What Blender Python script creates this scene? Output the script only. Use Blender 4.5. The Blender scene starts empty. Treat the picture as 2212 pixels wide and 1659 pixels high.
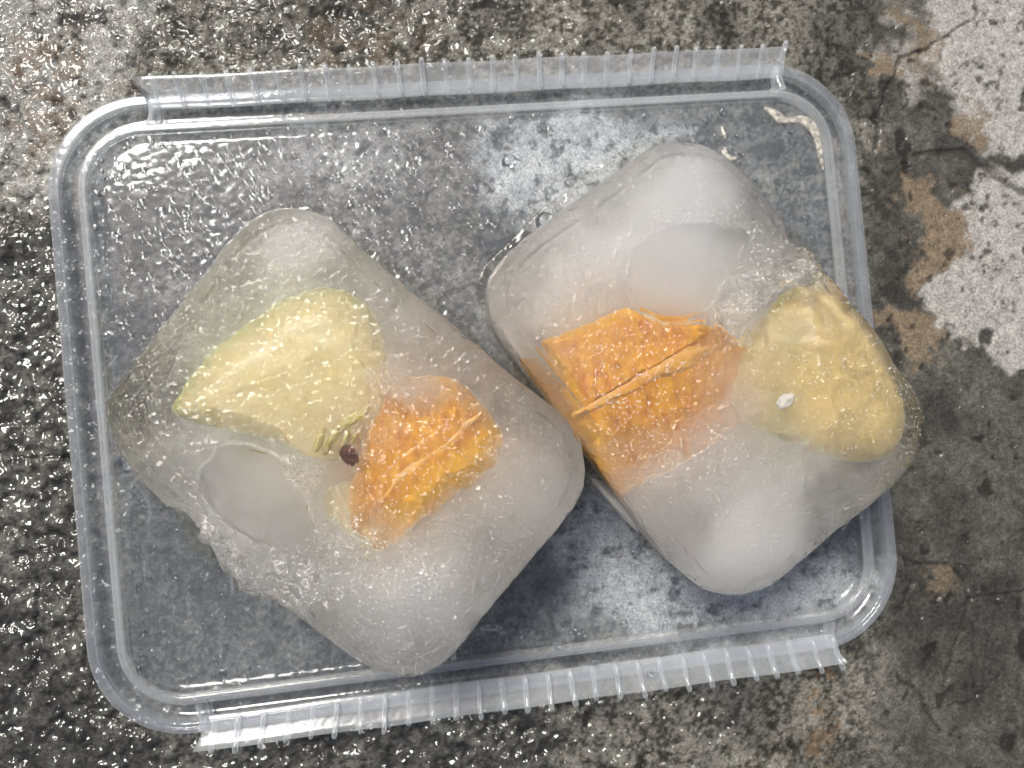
import bpy, math, random
import numpy as np
from mathutils import Matrix, Vector

# ------------------------------------------------------------------ camera, sky, sun, exposure
S = bpy.context.scene
COL = S.collection
RV = np.array([0.020196, -0.104987, -0.091916]); CL = np.array([-0.015218, -0.003482, 0.189240])
F = 1700.0                                       # focal length in units of a 2212 px wide picture
def rotm(w):
    t = np.linalg.norm(w); k = w / t
    K = np.array([[0, -k[2], k[1]], [k[2], 0, -k[0]], [-k[1], k[0], 0]])
    return np.eye(3) + math.sin(t) * K + (1 - math.cos(t)) * K @ K
RM = rotm(RV)
cam_d = bpy.data.cameras.new('camera'); cam = bpy.data.objects.new('camera', cam_d); COL.objects.link(cam)
M4 = Matrix(RM.tolist()).to_4x4(); M4.translation = Vector(CL.tolist()); cam.matrix_world = M4
cam_d.sensor_width = 36; cam_d.lens = 36 * F / 2212; cam_d.clip_start = 0.005; cam_d.clip_end = 50
cam_d.dof.use_dof = True; cam_d.dof.focus_distance = 0.160; cam_d.dof.aperture_fstop = 18.0
S.camera = cam
SUN_EL, SUN_AZ = 54.0, -32.0                      # azimuth measured clockwise from +y
W = bpy.data.worlds.new('World'); S.world = W; W.use_nodes = True
nt = W.node_tree; bg = nt.nodes['Background']; sky = nt.nodes.new('ShaderNodeTexSky')
sky.sky_type = 'NISHITA'; sky.sun_disc = False
sky.sun_elevation = math.radians(SUN_EL); sky.sun_rotation = math.radians(SUN_AZ)
sky.air_density = 1.0; sky.dust_density = 4.0; sky.ozone_density = 1.0
nt.links.new(sky.outputs[0], bg.inputs[0]); bg.inputs[1].default_value = 0.05
sl = bpy.data.lights.new('sun', 'SUN'); sl.energy = 3.0; sl.angle = math.radians(22); sl.color = (1, .96, .90)
so = bpy.data.objects.new('sun', sl); COL.objects.link(so)
el, az = math.radians(SUN_EL), math.radians(SUN_AZ)
sd = Vector((math.sin(az) * math.cos(el), math.cos(az) * math.cos(el), math.sin(el)))
so.rotation_euler = sd.to_track_quat('Z', 'Y').to_euler(); so.location = sd * 2
S.view_settings.view_transform = 'Standard'; S.view_settings.look = 'None'
S.view_settings.exposure = 0.66
S.render.engine = 'CYCLES'
S.cycles.max_bounces = 24; S.cycles.volume_bounces = 14; S.cycles.transparent_max_bounces = 40
S.cycles.transmission_bounces = 10; S.cycles.diffuse_bounces = 4; S.cycles.glossy_bounces = 4
S.cycles.volume_step_rate = 1.0; S.cycles.volume_max_steps = 256
S.cycles.sample_clamp_indirect = 40.0
S.cycles.use_denoising = True

# ------------------------------------------------------------------ helpers
rng = np.random.default_rng(7); random.seed(7)
def P(x, y, z):
    """point of the place at height z seen at x, y of a 2212 px wide picture"""
    x = np.asarray(x, float); y = np.asarray(y, float)
    d = np.stack([(x - 1106) / F, -(y - 829.5) / F, -np.ones_like(x)], -1) @ RM.T
    t = (z - CL[2]) / d[..., 2]
    return CL + d * t[..., None]
def PX(pts):
    q = (pts - CL) @ RM
    return 1106 + F * q[:, 0] / -q[:, 2], 829.5 - F * q[:, 1] / -q[:, 2]
def h32(a):
    a = (a ^ (a >> 16)) * np.uint32(0x45d9f3b); a = (a ^ (a >> 16)) * np.uint32(0x45d9f3b); return a ^ (a >> 16)
def vn(p, sc, seed=0):
    """smooth value noise 0..1 with feature size sc; p is (n,2) or (n,3)"""
    q = p / sc + 1000.37 + seed * 3.1; i = np.floor(q).astype(np.int64); f = q - i; f = f * f * (3 - 2 * f)
    dim = p.shape[1]; out = 0.0
    for c in range(2 ** dim):
        w = 1.0; hsh = np.full(len(p), seed * 7919 + 17, np.uint32)
        for k in range(dim):
            b = (c >> k) & 1
            w = w * (f[:, k] if b else 1 - f[:, k])
            hsh = h32(hsh * np.uint32(31) + (i[:, k] + b).astype(np.uint32))
        out = out + w * (hsh / 4294967295.0)
    return out
def fbm(p, sc, o=4, seed=0, g=0.5):
    a = 1; s = 0; t = 0
    for k in range(o):
        s = s + a * vn(p, sc / 2 ** k, seed + 11 * k); t += a; a *= g
    return s / t
def ss(x, a, b):
    t = np.clip((x - a) / (b - a), 0, 1); return t * t * (3 - 2 * t)
def sdist(p, poly):
    """signed distance to a closed polygon, positive inside"""
    d = np.full(len(p), 1e9); ins = np.zeros(len(p), bool); n = len(poly)
    for k in range(n):
        a = poly[k]; b = poly[(k + 1) % n]; e = b - a
        t = np.clip(((p - a) @ e) / (e @ e + 1e-18), 0, 1)
        d = np.minimum(d, np.hypot(*(p - a - t[:, None] * e).T))
        c = (a[1] > p[:, 1]) != (b[1] > p[:, 1])
        with np.errstate(divide='ignore', invalid='ignore'):
            xi = (b[0] - a[0]) * (p[:, 1] - a[1]) / (b[1] - a[1]) + a[0]
        ins ^= c & (p[:, 0] < xi)
    return np.where(ins, d, -d)
def ldist(p, line):
    d = np.full(len(p), 1e9)
    for k in range(len(line) - 1):
        a = line[k]; e = line[k + 1] - a
        t = np.clip(((p - a) @ e) / (e @ e + 1e-18), 0, 1)
        d = np.minimum(d, np.hypot(*(p - a - t[:, None] * e).T))
    return d
def poly(z, *xy): return P([a[0] for a in xy], [a[1] for a in xy], z)[:, :2]
def chaikin(pts, n=2):
    pts = np.asarray(pts, float)
    for _ in range(n):
        q = np.roll(pts, -1, 0); pts = np.stack([.75 * pts + .25 * q, .25 * pts + .75 * q], 1).reshape(-1, pts.shape[1])
    return pts
def mesh_obj(name, V, Fc, mat, parent=None, smooth=True, attrs=None):
    me = bpy.data.meshes.new(name); V = np.asarray(V, np.float32)
    if isinstance(Fc, np.ndarray):
        n, k = Fc.shape
        me.vertices.add(len(V)); me.vertices.foreach_set('co', V.ravel())
        me.loops.add(n * k); me.loops.foreach_set('vertex_index', Fc.astype(np.int32).ravel())
        me.polygons.add(n); me.polygons.foreach_set('loop_start', np.arange(0, n * k, k, dtype=np.int32))
        me.update(calc_edges=True)
    else:
        me.from_pydata(V.tolist(), [], Fc); me.update()
    me.validate()
    me.polygons.foreach_set('use_smooth', [smooth] * len(me.polygons))
    for k, v in (attrs or {}).items():
        if v.ndim == 2:
            a = me.attributes.new(k, 'FLOAT_COLOR', 'POINT'); a.data.foreach_set('color', v.astype(np.float32).ravel())
        else:
            a = me.attributes.new(k, 'FLOAT', 'POINT'); a.data.foreach_set('value', v.astype(np.float32).ravel())
    o = bpy.data.objects.new(name, me); COL.objects.link(o)
    if mat: me.materials.append(mat)
    if parent: o.parent = parent
    return o
def empty(name, loc=(0, 0, 0)):
    o = bpy.data.objects.new(name, None); COL.objects.link(o); o.location = loc; o.empty_display_size = .01; return o
def tag(o, label=None, cat=None, group=None, kind=None):
    for k, v in (('label', label), ('category', cat), ('group', group), ('kind', kind)):
        if v: o[k] = v
    return o

class N:
    """tiny node-tree writer"""
    def __init__(s, name):
        s.m = bpy.data.materials.new(name); s.m.use_nodes = True; s.t = s.m.node_tree; s.t.nodes.clear()
        s.out = s.t.nodes.new('ShaderNodeOutputMaterial')
    def n(s, typ, _set=None, **inp):
        nd = s.t.nodes.new('ShaderNode' + typ)
        for k, v in (_set or {}).items(): setattr(nd, k, v)
        for k, v in inp.items():
            k = int(k[1:]) if k[0] == '_' and k[1:].isdigit() else k.replace('_', ' ')
            s.set(nd.inputs[k], v)
        return nd
    def set(s, sock, v):
        if isinstance(v, bpy.types.Node): v = v.outputs[0]
        if isinstance(v, bpy.types.NodeSocket): s.t.links.new(v, sock)
        elif isinstance(v, (tuple, list)) and len(v) == 3 and sock.type == 'RGBA': sock.default_value = (*v, 1)
        else: sock.default_value = v
    def math(s, op, a, b=0.0, clamp=False):
        return s.n('Math', {'operation': op, 'use_clamp': clamp}, _0=a, _1=b)
    def mixc(s, f, a, b):
        nd = s.t.nodes.new('ShaderNodeMix'); nd.data_type = 'RGBA'
        s.set(nd.inputs[0], f); s.set(nd.inputs[6], a); s.set(nd.inputs[7], b); return nd.outputs[2]
    def mr(s, v, a, b, c=0.0, d=1.0):
        nd = s.n('MapRange', {'clamp': True}, Value=v); nd.inputs[1].default_value = a; nd.inputs[2].default_value = b
        nd.inputs[3].default_value = c; nd.inputs[4].default_value = d; return nd
    def noise(s, vec, scale, detail=3.0, rough=.5, dist=0.0):
        return s.n('TexNoise', Vector=vec, Scale=scale, Detail=detail, Roughness=rough, Distortion=dist)
    def obj(s): return s.n('TexCoord').outputs['Object']
    def attr(s, a): return s.n('Attribute', {'attribute_name': a})
    def shmix(s, f, a, b):
        nd = s.t.nodes.new('ShaderNodeMixShader'); s.set(nd.inputs[0], f); s.set(nd.inputs[1], a); s.set(nd.inputs[2], b); return nd
    def fres(s, ior, nrm):
        # thin clear skins: same reflectance from either side
        i = s.math('ADD', ior, s.math('MULTIPLY', s.n('NewGeometry').outputs['Backfacing'], 1 / ior - ior))
        return s.n('Fresnel', IOR=i, Normal=nrm)
    def end(s, surf=None, vol=None):
        if surf: s.set(s.out.inputs[0], surf)
        if vol: s.set(s.out.inputs[1], vol)
        return s.m

# ------------------------------------------------------------------ materials
def mat_ground():
    k = N('wet_concrete'); oc = k.obj()
    col = k.attr('col').outputs['Color']; wet = k.attr('wet').outputs['Fac']
    n1 = k.noise(oc, 1900, 4, .65); n2 = k.noise(oc, 4800, 2, .6); n3 = k.noise(oc, 420, 3, .6)
    v = k.math('MULTIPLY', k.mr(n1, .32, .68, .45, 1.5), k.mr(n2, .3, .7, .7, 1.3))
    v = k.math('MULTIPLY', v, k.mr(n3, .3, .7, .75, 1.25))
    c = k.n('VectorMath', {'operation': 'SCALE'}, _0=col, Scale=v)
    rough = k.mr(wet, 0, 1, .85, .6)
    spec = k.mr(wet, 0, 1, .25, .3)
    hgt = k.math('ADD', k.math('MULTIPLY', n1, 1.0), k.math('MULTIPLY', n2, .35))
    b = k.n('Bump', Height=hgt, Distance=.00042, Strength=.9)
    p = k.n('BsdfPrincipled', Base_Color=c, Roughness=rough, Normal=b)
    k.set(p.inputs['Specular IOR Level'], spec)
    bw = k.n('Bump', Height=k.math('ADD', k.noise(oc, 620, 0, .5), k.math('MULTIPLY', k.noise(oc, 1300, 0, .5), k.mr(k.noise(oc, 70, 2, .5), .4, .65, 0, .5))), Distance=.0010, Strength=k.mr(k.noise(oc, 110, 2, .5), .3, .7, .55, 1.0))
    k.set(p.inputs['Coat Weight'], k.mr(k.math('ADD', wet, k.mr(n3, .3, .7, -.25, .25)), .1, .55, 0, 1))
    p.inputs['Coat Roughness'].default_value = .05; p.inputs['Coat IOR'].default_value = 1.5; k.set(p.inputs['Coat Normal'], bw)
    return k.end(p)

def mat_plastic(name, milk, tint=(.80, .84, .90), rough=.12, edge=.35, scratch=0.0, bumpd=.00004, bsc=700):
    k = N(name); oc = k.obj()
    lw = k.n('LayerWeight', Blend=.35)
    nz = k.noise(oc, 90, 4, .6)
    f = k.math('ADD', k.math('MULTIPLY', k.mr(nz, .3, .7, .75, 1.25), milk), k.math('MULTIPLY', lw.outputs['Facing'], edge))
    if scratch:
        mp = k.n('Mapping', Vector=oc); mp.inputs['Rotation'].default_value = (0, 0, .6); mp.inputs['Scale'].default_value = (900, 90, 1)
        sc = k.noise(mp, 1, 2, .6); f = k.math('ADD', f, k.mr(sc, .60, .72, 0, scratch))
        f = k.math('ADD', f, k.mr(k.noise(oc, 2600, 3, .6), .56, .70, 0, scratch))
    f = k.math('MINIMUM', f, .95)
    bm = k.n('Bump', Height=k.noise(oc, bsc, 0, .6), Distance=bumpd, Strength=k.mr(k.noise(oc, 45, 3, .6), .38, .62, .15, 1.0) if scratch else 1.0)
    d = k.n('BsdfDiffuse', Color=tint); t = k.n('BsdfTranslucent', Color=tint)
    milkb = k.shmix(.45, d, t)
    body = k.shmix(f, k.n('BsdfTransparent', Color=(.96, .97, .985)), milkb)
    g = k.n('BsdfGlossy', Color=(1, 1, 1), Roughness=rough, Normal=bm)
    fr = k.fres(1.48, bm)
    return k.end(k.shmix(fr, body, g))

def mat_water():
    k = N('water'); oc = k.obj()
    g = k.n('BsdfGlossy', Roughness=.02); t = k.n('BsdfRefraction', Color=(.97, .985, 1), Roughness=0.0, IOR=1.33)
    return k.end(k.shmix(k.n('Fresnel', IOR=1.33), t, g))

def mat_ice(name, blobs, base, tint, clear_tint=(1, 1, 1), core=None):
    """wet ice: thin clear skin with air flecks, a scattering body whose cloudiness follows the blobs"""
    k = N(name); oc = k.obj()
    frost = k.attr('frost').outputs['Fac']; smooth = k.attr('smooth').outputs['Fac']
    rough_w = k.math('SUBTRACT', 1.0, smooth)
    na = k.noise(oc, 900, 3, .6, .6); nb = k.noise(oc, 2300, 2, .6, .4); nc = k.noise(oc, 160, 3, .6)
    # flecks of trapped air just below the skin
    thr = k.math('ADD', k.mr(nc, .35, .65, .0, .06), k.math('MULTIPLY', frost, .10))
    fl = k.mr(k.math('ADD', nb, thr), .70, .78, 0, .28)
    fl = k.math('MULTIPLY', fl, rough_w)
    veil = k.math('MULTIPLY', k.mr(na, .35, .65, .3, 1), k.math('MULTIPLY', frost, .22))
    fac = k.math('ADD', k.math('MAXIMUM', fl, 0.0), veil)
    fac = k.math('MINIMUM', k.math('ADD', fac, .03), .9)
    ng = k.noise(oc, 950, 0, .5, .3); nh = k.noise(oc, 430, 0, .5)
    h = k.math('ADD', ng, k.math('MULTIPLY', nh, .9))
    st = k.math('ADD', k.math('MULTIPLY', k.math('MULTIPLY', rough_w, k.mr(nc, .35, .65, .3, 1.2)), .75), .03)
    st = k.math('ADD', st, k.math('MULTIPLY', frost, .5))
    bm = k.n('Bump', Height=h, Distance=.0009, Strength=st)
    bs = k.n('Bump', Height=k.math('ADD', nh, k.math('MULTIPLY', ng, .4)), Distance=.0005, Strength=k.math('MULTIPLY', st, .22))
    white = k.shmix(.5, k.n('BsdfDiffuse', Color=(.93, .92, .90)), k.n('BsdfTranslucent', Color=(.93, .92, .90)))
    body = k.shmix(fac, k.n('BsdfRefraction', Color=clear_tint, Roughness=.06, IOR=1.31, Normal=bs), white)
    g = k.n('BsdfGlossy', Roughness=.05, Normal=bm)
    surf = k.shmix(k.n('Fresnel', IOR=1.31, Normal=bm), body, g)
    dens = base
    for (c, rad, rz, amp) in blobs:
        mp = k.n('Mapping', {'vector_type': 'TEXTURE'}, Vector=oc)
        mp.inputs['Location'].default_value = c; mp.inputs['Rotation'].default_value = (0, 0, rz); mp.inputs['Scale'].default_value = rad
        ln = k.n('VectorMath', {'operation': 'LENGTH'}, _0=mp).outputs['Value']
        m = k.n('MapRange', {'interpolation_type': 'SMOOTHSTEP'}, Value=ln)
        m.inputs[1].default_value = 1.0; m.inputs[2].default_value = .1; m.inputs[3].default_value = 0; m.inputs[4].default_value = amp
        dens = k.math('ADD', dens, m)
    if core:                                                     # cloudy heart shaped like the mould, clear shell round it
        cc, half, rz, soft, amp = core
        mp = k.n('Mapping', {'vector_type': 'TEXTURE'}, Vector=oc); mp.inputs['Location'].default_value = cc; mp.inputs['Rotation'].default_value = (0, 0, rz)
        wob = k.n('VectorMath', {'operation': 'MULTIPLY_ADD'}, _0=k.noise(oc, 60, 2, .5).outputs['Color'], _1=(.010, .010, .006), _2=mp); 
        wob2 = k.n('VectorMath', {'operation': 'SUBTRACT'}, _0=wob, _1=(.005, .005, .003))
        ab = k.n('VectorMath', {'operation': 'ABSOLUTE'}, _0=wob2); sb_ = k.n('VectorMath', {'operation': 'SUBTRACT'}, _0=ab, _1=half)
        mx = k.n('VectorMath', {'operation': 'MAXIMUM'}, _0=sb_, _1=(0, 0, 0)); ln = k.n('VectorMath', {'operation': 'LENGTH'}, _0=mx).outputs['Value']
        m = k.n('MapRange', {'interpolation_type': 'SMOOTHSTEP'}, Value=ln)
        m.inputs[1].default_value = soft; m.inputs[2].default_value = 0; m.inputs[3].default_value = 0; m.inputs[4].default_value = amp
        dens = k.math('ADD', dens, m)
    dens = k.math('MULTIPLY', k.math('MAXIMUM', dens, 8.0), k.mr(k.noise(oc, 150, 4, .68, .8), .36, .64, .3, 1.75))
    vol = k.n('VolumeScatter', Color=tint, Density=dens, Anisotropy=.2)
    return k.end(surf, vol)

def mat_fruit(name, c1, c2, scale, stretch=(1, 1, 1), rz=0.0, rough=.35, bump=.0003, attr=None, c3=None):
    k = N(name); oc = k.obj()
    mp = k.n('Mapping', Vector=oc); mp.inputs['Rotation'].default_value = (0, 0, rz); mp.inputs['Scale'].default_value = stretch
    n1 = k.noise(mp, scale, 4, .6, .3); n2 = k.noise(oc, scale * .22, 2, .5)
    c = k.mixc(k.mr(n1, .35, .65), c1, c2)
    c = k.mixc(k.mr(n2, .4, .7, 0, .5), c, c2)
    if attr: c = k.mixc(k.attr(attr).outputs['Fac'], c, c3)
    b = k.n('Bump', Height=n1, Distance=bump, Strength=.6)
    p = k.n('BsdfPrincipled', Base_Color=c, Roughness=rough, Normal=b)
    return k.end(p)

M_GROUND = mat_ground()
M_PANEL = mat_plastic('frosted_panel_plastic', .075, (.70, .73, .78), .10, .08, .12, .00016, 650)
M_CLEAR = mat_plastic('clear_rim_plastic', .05, (.87, .89, .92), .08, .48)
M_FLAP = mat_plastic('milky_flap_plastic', .19, (.87, .89, .90), .15, .20)
M_RIB = mat_plastic('milky_rib_plastic', .12, (.90, .92, .93), .12, .60)
M_WATER = mat_water()
def mat_film():
    k = N('thin_water_film'); oc = k.obj()
    b = k.n('Bump', Height=k.noise(oc, 260, 2, .5), Distance=.002, Strength=.5)
    return k.end(k.shmix(k.fres(1.40, b), k.n('BsdfTransparent', Color=(.97, .97, .95)), k.n('BsdfGlossy', Roughness=.03, Normal=b)))
M_FILM = mat_film()

# ------------------------------------------------------------------ ground: one relief sheet, fine in front of the lens
def build_ground():
    def axis(a, b, st, far):
        c = np.arange(a, b + st / 2, st); g = []; d = st; x = b
        while x < far: d *= 1.35; x += d; g.append(x)
        g2 = []; d = st; x = a
        while x > -far: d *= 1.35; x -= d; g2.append(x)
        return np.array(g2[::-1] + c.tolist() + g)
    xs = axis(-.170, .178, .0004, 2.0); ys = axis(-.135, .130, .0004, 2.0)
    nx, ny = len(xs), len(ys)
    X, Y = np.meshgrid(xs, ys); p = np.stack([X.ravel(), Y.ravel()], 1)
    inner = (np.abs(p[:, 0]) < .25) & (np.abs(p[:, 1]) < .2)
    px, py = PX(np.c_[p, np.zeros(len(p))])
    px = np.where(inner, px, np.clip(p[:, 0] * 8900 + 1200, -3000, 5000)); py = np.where(inner, py, np.clip(-p[:, 1] * 8900 + 800, -3000, 4000))
    q = np.stack([px, py], 1)                                   # ground plan, in 1/9 mm
    qw = q + (np.stack([fbm(q, 60, 4, 3), fbm(q, 60, 4, 5)], 1) - .5) * 120 + (np.stack([fbm(q, 13, 3, 7), fbm(q, 13, 3, 8)], 1) - .5) * 34
    # broad shapes
    wet = np.clip(ss(qw[:, 0], 330, 120) * ss(qw[:, 1], 380, 620) + ss(qw[:, 1], 1400, 1560) * ss(qw[:, 0], 1320, 1150) * 1.0, 0, 1)
    wet = np.maximum(wet, .42 * ss(qw[:, 1], 1400, 1500) * ss(qw[:, 0], 1700, 1560))
    wet = np.maximum(wet, .35 * ss(qw[:, 1], 260, 60) * ss(qw[:, 0], 1500, 900))
    wet = np.maximum(wet, .30 * ss(qw[:, 0], 500, 100))
    wet = np.maximum(wet, .12)
    def reg(pts, soft=18, warp=1.0):
        pts = np.array(pts, float); return ss(sdist(q + (qw - q) * warp, pts), -soft, soft)
    white = .93 * np.maximum.reduce([
        reg([(2010, -200), (1990, 60), (2010, 150), (2080, 230), (2120, 300), (2170, 330), (2700, 420), (2700, -200)]),
        reg([(2130, 380), (2090, 450), (2060, 520), (2030, 590), (2000, 660), (2030, 720), (2120, 740), (2180, 790), (2700, 900), (2700, 330), (2190, 400)], 14),
        .7 * reg([(1900, 120), (1950, 60), (2000, 90), (1990, 190), (1940, 240)], 20)])
    pale = np.maximum.reduce([                                   # lid floor brightness put into the ground colour, plus a paler left corner
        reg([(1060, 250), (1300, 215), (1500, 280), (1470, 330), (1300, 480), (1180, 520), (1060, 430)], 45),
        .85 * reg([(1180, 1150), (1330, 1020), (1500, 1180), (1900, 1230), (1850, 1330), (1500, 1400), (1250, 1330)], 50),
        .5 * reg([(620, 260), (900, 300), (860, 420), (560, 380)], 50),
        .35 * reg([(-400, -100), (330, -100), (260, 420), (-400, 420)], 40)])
    brown = np.maximum.reduce([
        reg([(1930, 390), (2010, 400), (2080, 430), (2110, 500), (2050, 560), (1990, 620), (1960, 560), (1990, 480), (1920, 430)], 10),
        reg([(1880, 640), (1960, 650), (2030, 700), (2080, 740), (1990, 760), (1900, 690)], 10),
        .8 * reg([(1960, 30), (2030, 60), (2000, 150), (1940, 130)], 14),
        .9 * reg([(2090, 230), (2130, 260), (2110, 310), (2075, 280)], 8),
        reg([(1895, 128), (1935, 135), (1930, 175), (1890, 165)], 8), .8 * reg([(1900, 330), (1915, 330), (1915, 347), (1898, 345)], 5),
        .8 * reg([(1868, 200), (1885, 200), (1885, 222), (1868, 220)], 5),
        .6 * reg([(1985, 1200), (2030, 1180), (2060, 1260), (2000, 1290)], 12)])
    rust = np.maximum.reduce([
        .8 * reg([(40, 60), (190, 40), (200, 180), (150, 300), (60, 340), (20, 220)], 30) * ss(fbm(q, 22, 3, 31), .38, .55),
        .45 * reg([(640, 10), (950, 10), (960, 130), (700, 150)], 40) * ss(fbm(q, 30, 3, 33), .4, .6),
        .8 * reg([(1760, 1440), (1800, 1440), (1790, 1660), (1740, 1660)], 12) * ss(fbm(q, 20, 3, 35), .4, .6)])
    dkp = np.maximum.reduce([                                     # dark ground patches, the last one painted shade
        reg([(230, 370), (360, 350), (480, 450), (430, 600), (300, 620), (220, 500)], 40) * ss(fbm(q, 40, 3, 41), .40, .60),
        .8 * reg([(1760, 20), (1900, -50), (1960, 130), (1920, 420), (1980, 620), (1930, 760), (1860, 560), (1820, 200)], 40) * ss(fbm(q, 30, 3, 43), .36, .6),
        .45 * ss(q[:, 0], 1880, 2000) * ss(q[:, 1], 700, 900),
        .5 * reg([(250, 1150), (500, 1200), (900, 1480), (300, 1500)], 70)])  # shade at the left block's lower left side, painted into the ground
    # grain
    g1 = fbm(p, .0028, 5, 51, .7); g2 = fbm(p, .0008, 3, 61, .6); g3 = fbm(p, .012, 3, 71)
    pw = p + (np.stack([fbm(p, .003, 3, 77), fbm(p, .003, 3, 78)], 1) - .5) * .005
    pits = ss(vn(p, .0030, 81) * .6 + vn(p, .0013, 83) * .4, .74, .82)
    big_pits = ss(vn(pw, .0065, 85), .88, .95)
    base = np.array([.150, .146, .130]); lightc = np.array([.205, .198, .176]); dark = np.array([.035, .034, .026])
    t = ss(g1 * .5 + g2 * .5, .36, .62)
    col = dark * (1 - t)[:, None] + lightc * t[:, None]
    lowc = ss(g3, .28, .72)
    dry = ss(q[:, 0], 1800, 1950)
    flat = base * .50 + 0 * col
    col = col * (1 - .72 * dry)[:, None] + flat * (.72 * dry)[:, None]
    col *= (.62 + .72 * lowc)[:, None]
    def mix(c, m, k): return c * (1 - m)[:, None] + np.array(k) * m[:, None]
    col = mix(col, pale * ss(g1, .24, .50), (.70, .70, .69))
    col = mix(col, rust * .6, (.22, .14, .08))
    col = mix(col, dkp * .7, (.025, .026, .022))
    col = mix(col, white * ss(g1, .25, .42), (.39, .375, .35))
    col = mix(col, brown * .9, (.215, .165, .115))
    col = mix(col, pits * .75, (.02, .018, .015)); col = mix(col, big_pits * .85, (.018, .016, .013))
    wetd = wet * (1 - white)
    col *= (1 - .50 * ss(wetd, .15, .9))[:, None]; col *= np.array([.90, .895, .865]) + (white * .04)[:, None] * np.array([1, 1, 1.8])
    # relief
    rough = (.25 + .95 * ss(wet, .1, .7)) * (1 - .75 * np.clip(white + brown, 0, 1)) * (1 - .55 * dry)
    z = (fbm(p, .05, 3, 91) - .5) * .0012 * inner
    z = z + rough * ((vn(p, .0030, 93) - .5) * .0006 + (vn(p, .0021, 95) - .5) * .0008 + (vn(p, .0014, 96) - .5) * .0006)
    z -= pits * .00030 + big_pits * .0004
    cr = [[(2105, -10), (2108, 40), (2048, 70), (2008, 97), (1942, 123), (1935, 153), (1915, 200), (1902, 260), (1890, 330)],
          [(1982, 337), (2025, 330), (2085, 320), (2118, 353), (2158, 390), (2212, 417), (2300, 440)],
          [(1890, 1190), (1975, 1212), (2042, 1212), (2075, 1240), (2095, 1293), (2090, 1320), (2075, 1366), (2055, 1406), (2058, 1440), (2040, 1480)],
          [(2095, 1293), (2128, 1283), (2212, 1279), (2300, 1270)],
          [(1935, 1466), (1968, 1486), (1995, 1513), (2008, 1539), (2035, 1582)], [(2175, 1446), (2135, 1483), (2102, 1513), (2050, 1520)],
          [(1960, 1212), (1968, 1260), (1950, 1330)], [(-20, 975), (60, 986), (110, 985), (150, 995)],
          [(150, 1500), (180, 1540), (240, 1552), (330, 1600)], [(70, 1240), (80, 1400), (60, 1500)],
          [(1000, 20), (1040, 60), (1100, 70), (1160, 60)], [(900, 110), (930, 80), (960, 70)]]
    cwid = [5, 8, 5, 4, 5, 4, 4, 3, 4, 4, 4, 3]
    for c, w in zip(cr, cwid):
        d = ldist(q + (qw - q) * .22, np.array(c, float)) + (fbm(q, 12, 2, 97) - .5) * 5
        m = ss(d, w, w * .25); col = mix(col, m * .6, (.020, .019, .016)); z -= m * .0006
    z = np.where(inner, z, 0); z -= .0004
    wet_out = np.clip(wet * (.15 + 1.5 * fbm(p, .012, 4, 99)), 0, 1)
    wet_out = wet_out * (1 - .6 * np.clip(white + brown, 0, 1))
    i = np.arange(nx * ny).reshape(ny, nx)
    Fc = np.stack([i[:-1, :-1], i[:-1, 1:], i[1:, 1:], i[1:, :-1]], -1).reshape(-1, 4)
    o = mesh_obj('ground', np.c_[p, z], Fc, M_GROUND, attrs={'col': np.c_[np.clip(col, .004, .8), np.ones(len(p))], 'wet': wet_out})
    tag(o, 'wet stained rough concrete ground with hairline cracks under the lid', kind='structure')
build_ground()

# ------------------------------------------------------------------ plastic lid
LW, LH, LR = .190, .1434, .0215
def rrect(t, n=14):
    """rounded rectangle at inset t, counter-clockwise"""
    hw, hh, r = LW / 2 - t, LH / 2 - t, max(LR - t, .002); pts = []
    for cx, cy, a0 in ((hw - r, hh - r, 0), (-hw + r, hh - r, 90), (-hw + r, -hh + r, 180), (hw - r, -hh + r, 270)):
        for k in range(n + 1):
            a = math.radians(a0 + 90 * k / n); pts.append((cx + r * math.cos(a), cy + r * math.sin(a)))
    out = []
    for k in range(len(pts)):                                    # add points along the straights
        a, b = pts[k], pts[(k + 1) % len(pts)]; L = math.dist(a, b); m = max(1, int(L / .004)) if L > .01 else 1
        for j in range(m): out.append((a[0] + (b[0] - a[0]) * j / m, a[1] + (b[1] - a[1]) * j / m))
    return out
def ring_sheet(name, prof, mat, parent, thick=.0007, cap=False):
    """closed sheet swept round the lid from a profile of (inset, height)"""
    def norm(k):
        a = prof[max(k - 1, 0)]; b = prof[min(k + 1, len(prof) - 1)]; dx, dz = b[0] - a[0], b[1] - a[1]; l = math.hypot(dx, dz); return -dz / l, dx / l
    inn = []
    for k, (t, z) in enumerate(prof):
        nx_, nz_ = norm(k); inn.append((t - nx_ * thick, z - nz_ * thick))
    V = []; n = None
    base = rrect(0)
    n = len(base)
    # build every ring from the same topology by moving along the base outline's normals
    bp = np.array(base); nxt = np.roll(bp, -1, 0); prv = np.roll(bp, 1, 0); tg = nxt - prv; tg /= np.linalg.norm(tg, axis=1)[:, None]
    nin = np.stack([-tg[:, 1], tg[:, 0]], 1)
    for t, z in prof + inn[::-1]:
        V += [(x, y, z) for x, y in (bp + nin * t)]
    m = len(prof) * 2; Fc = []
    rings = m if not cap else m - 1
    for j in range(rings):
        if cap and j == len(prof) - 1: continue
        a, b = j * n, ((j + 1) % m) * n
        for k in range(n): Fc.append((a + k, a + (k + 1) % n, b + (k + 1) % n, b + k))
    if cap:
        Fc.append(tuple((len(prof) - 1) * n + k for k in range(n)))
        Fc.append(tuple(len(prof) * n + k for k in range(n - 1, -1, -1)))
        a, b = (m - 1) * n, 0
        for k in range(n): Fc.append((a + k, a + (k + 1) % n, b + (k + 1) % n, b + k))
    o = mesh_obj(name, V, Fc, mat, parent)
    return o
lid = tag(empty('plastic_lid'), 'clear plastic food container lid lying on wet concrete under both ice blocks', 'lid')
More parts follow.
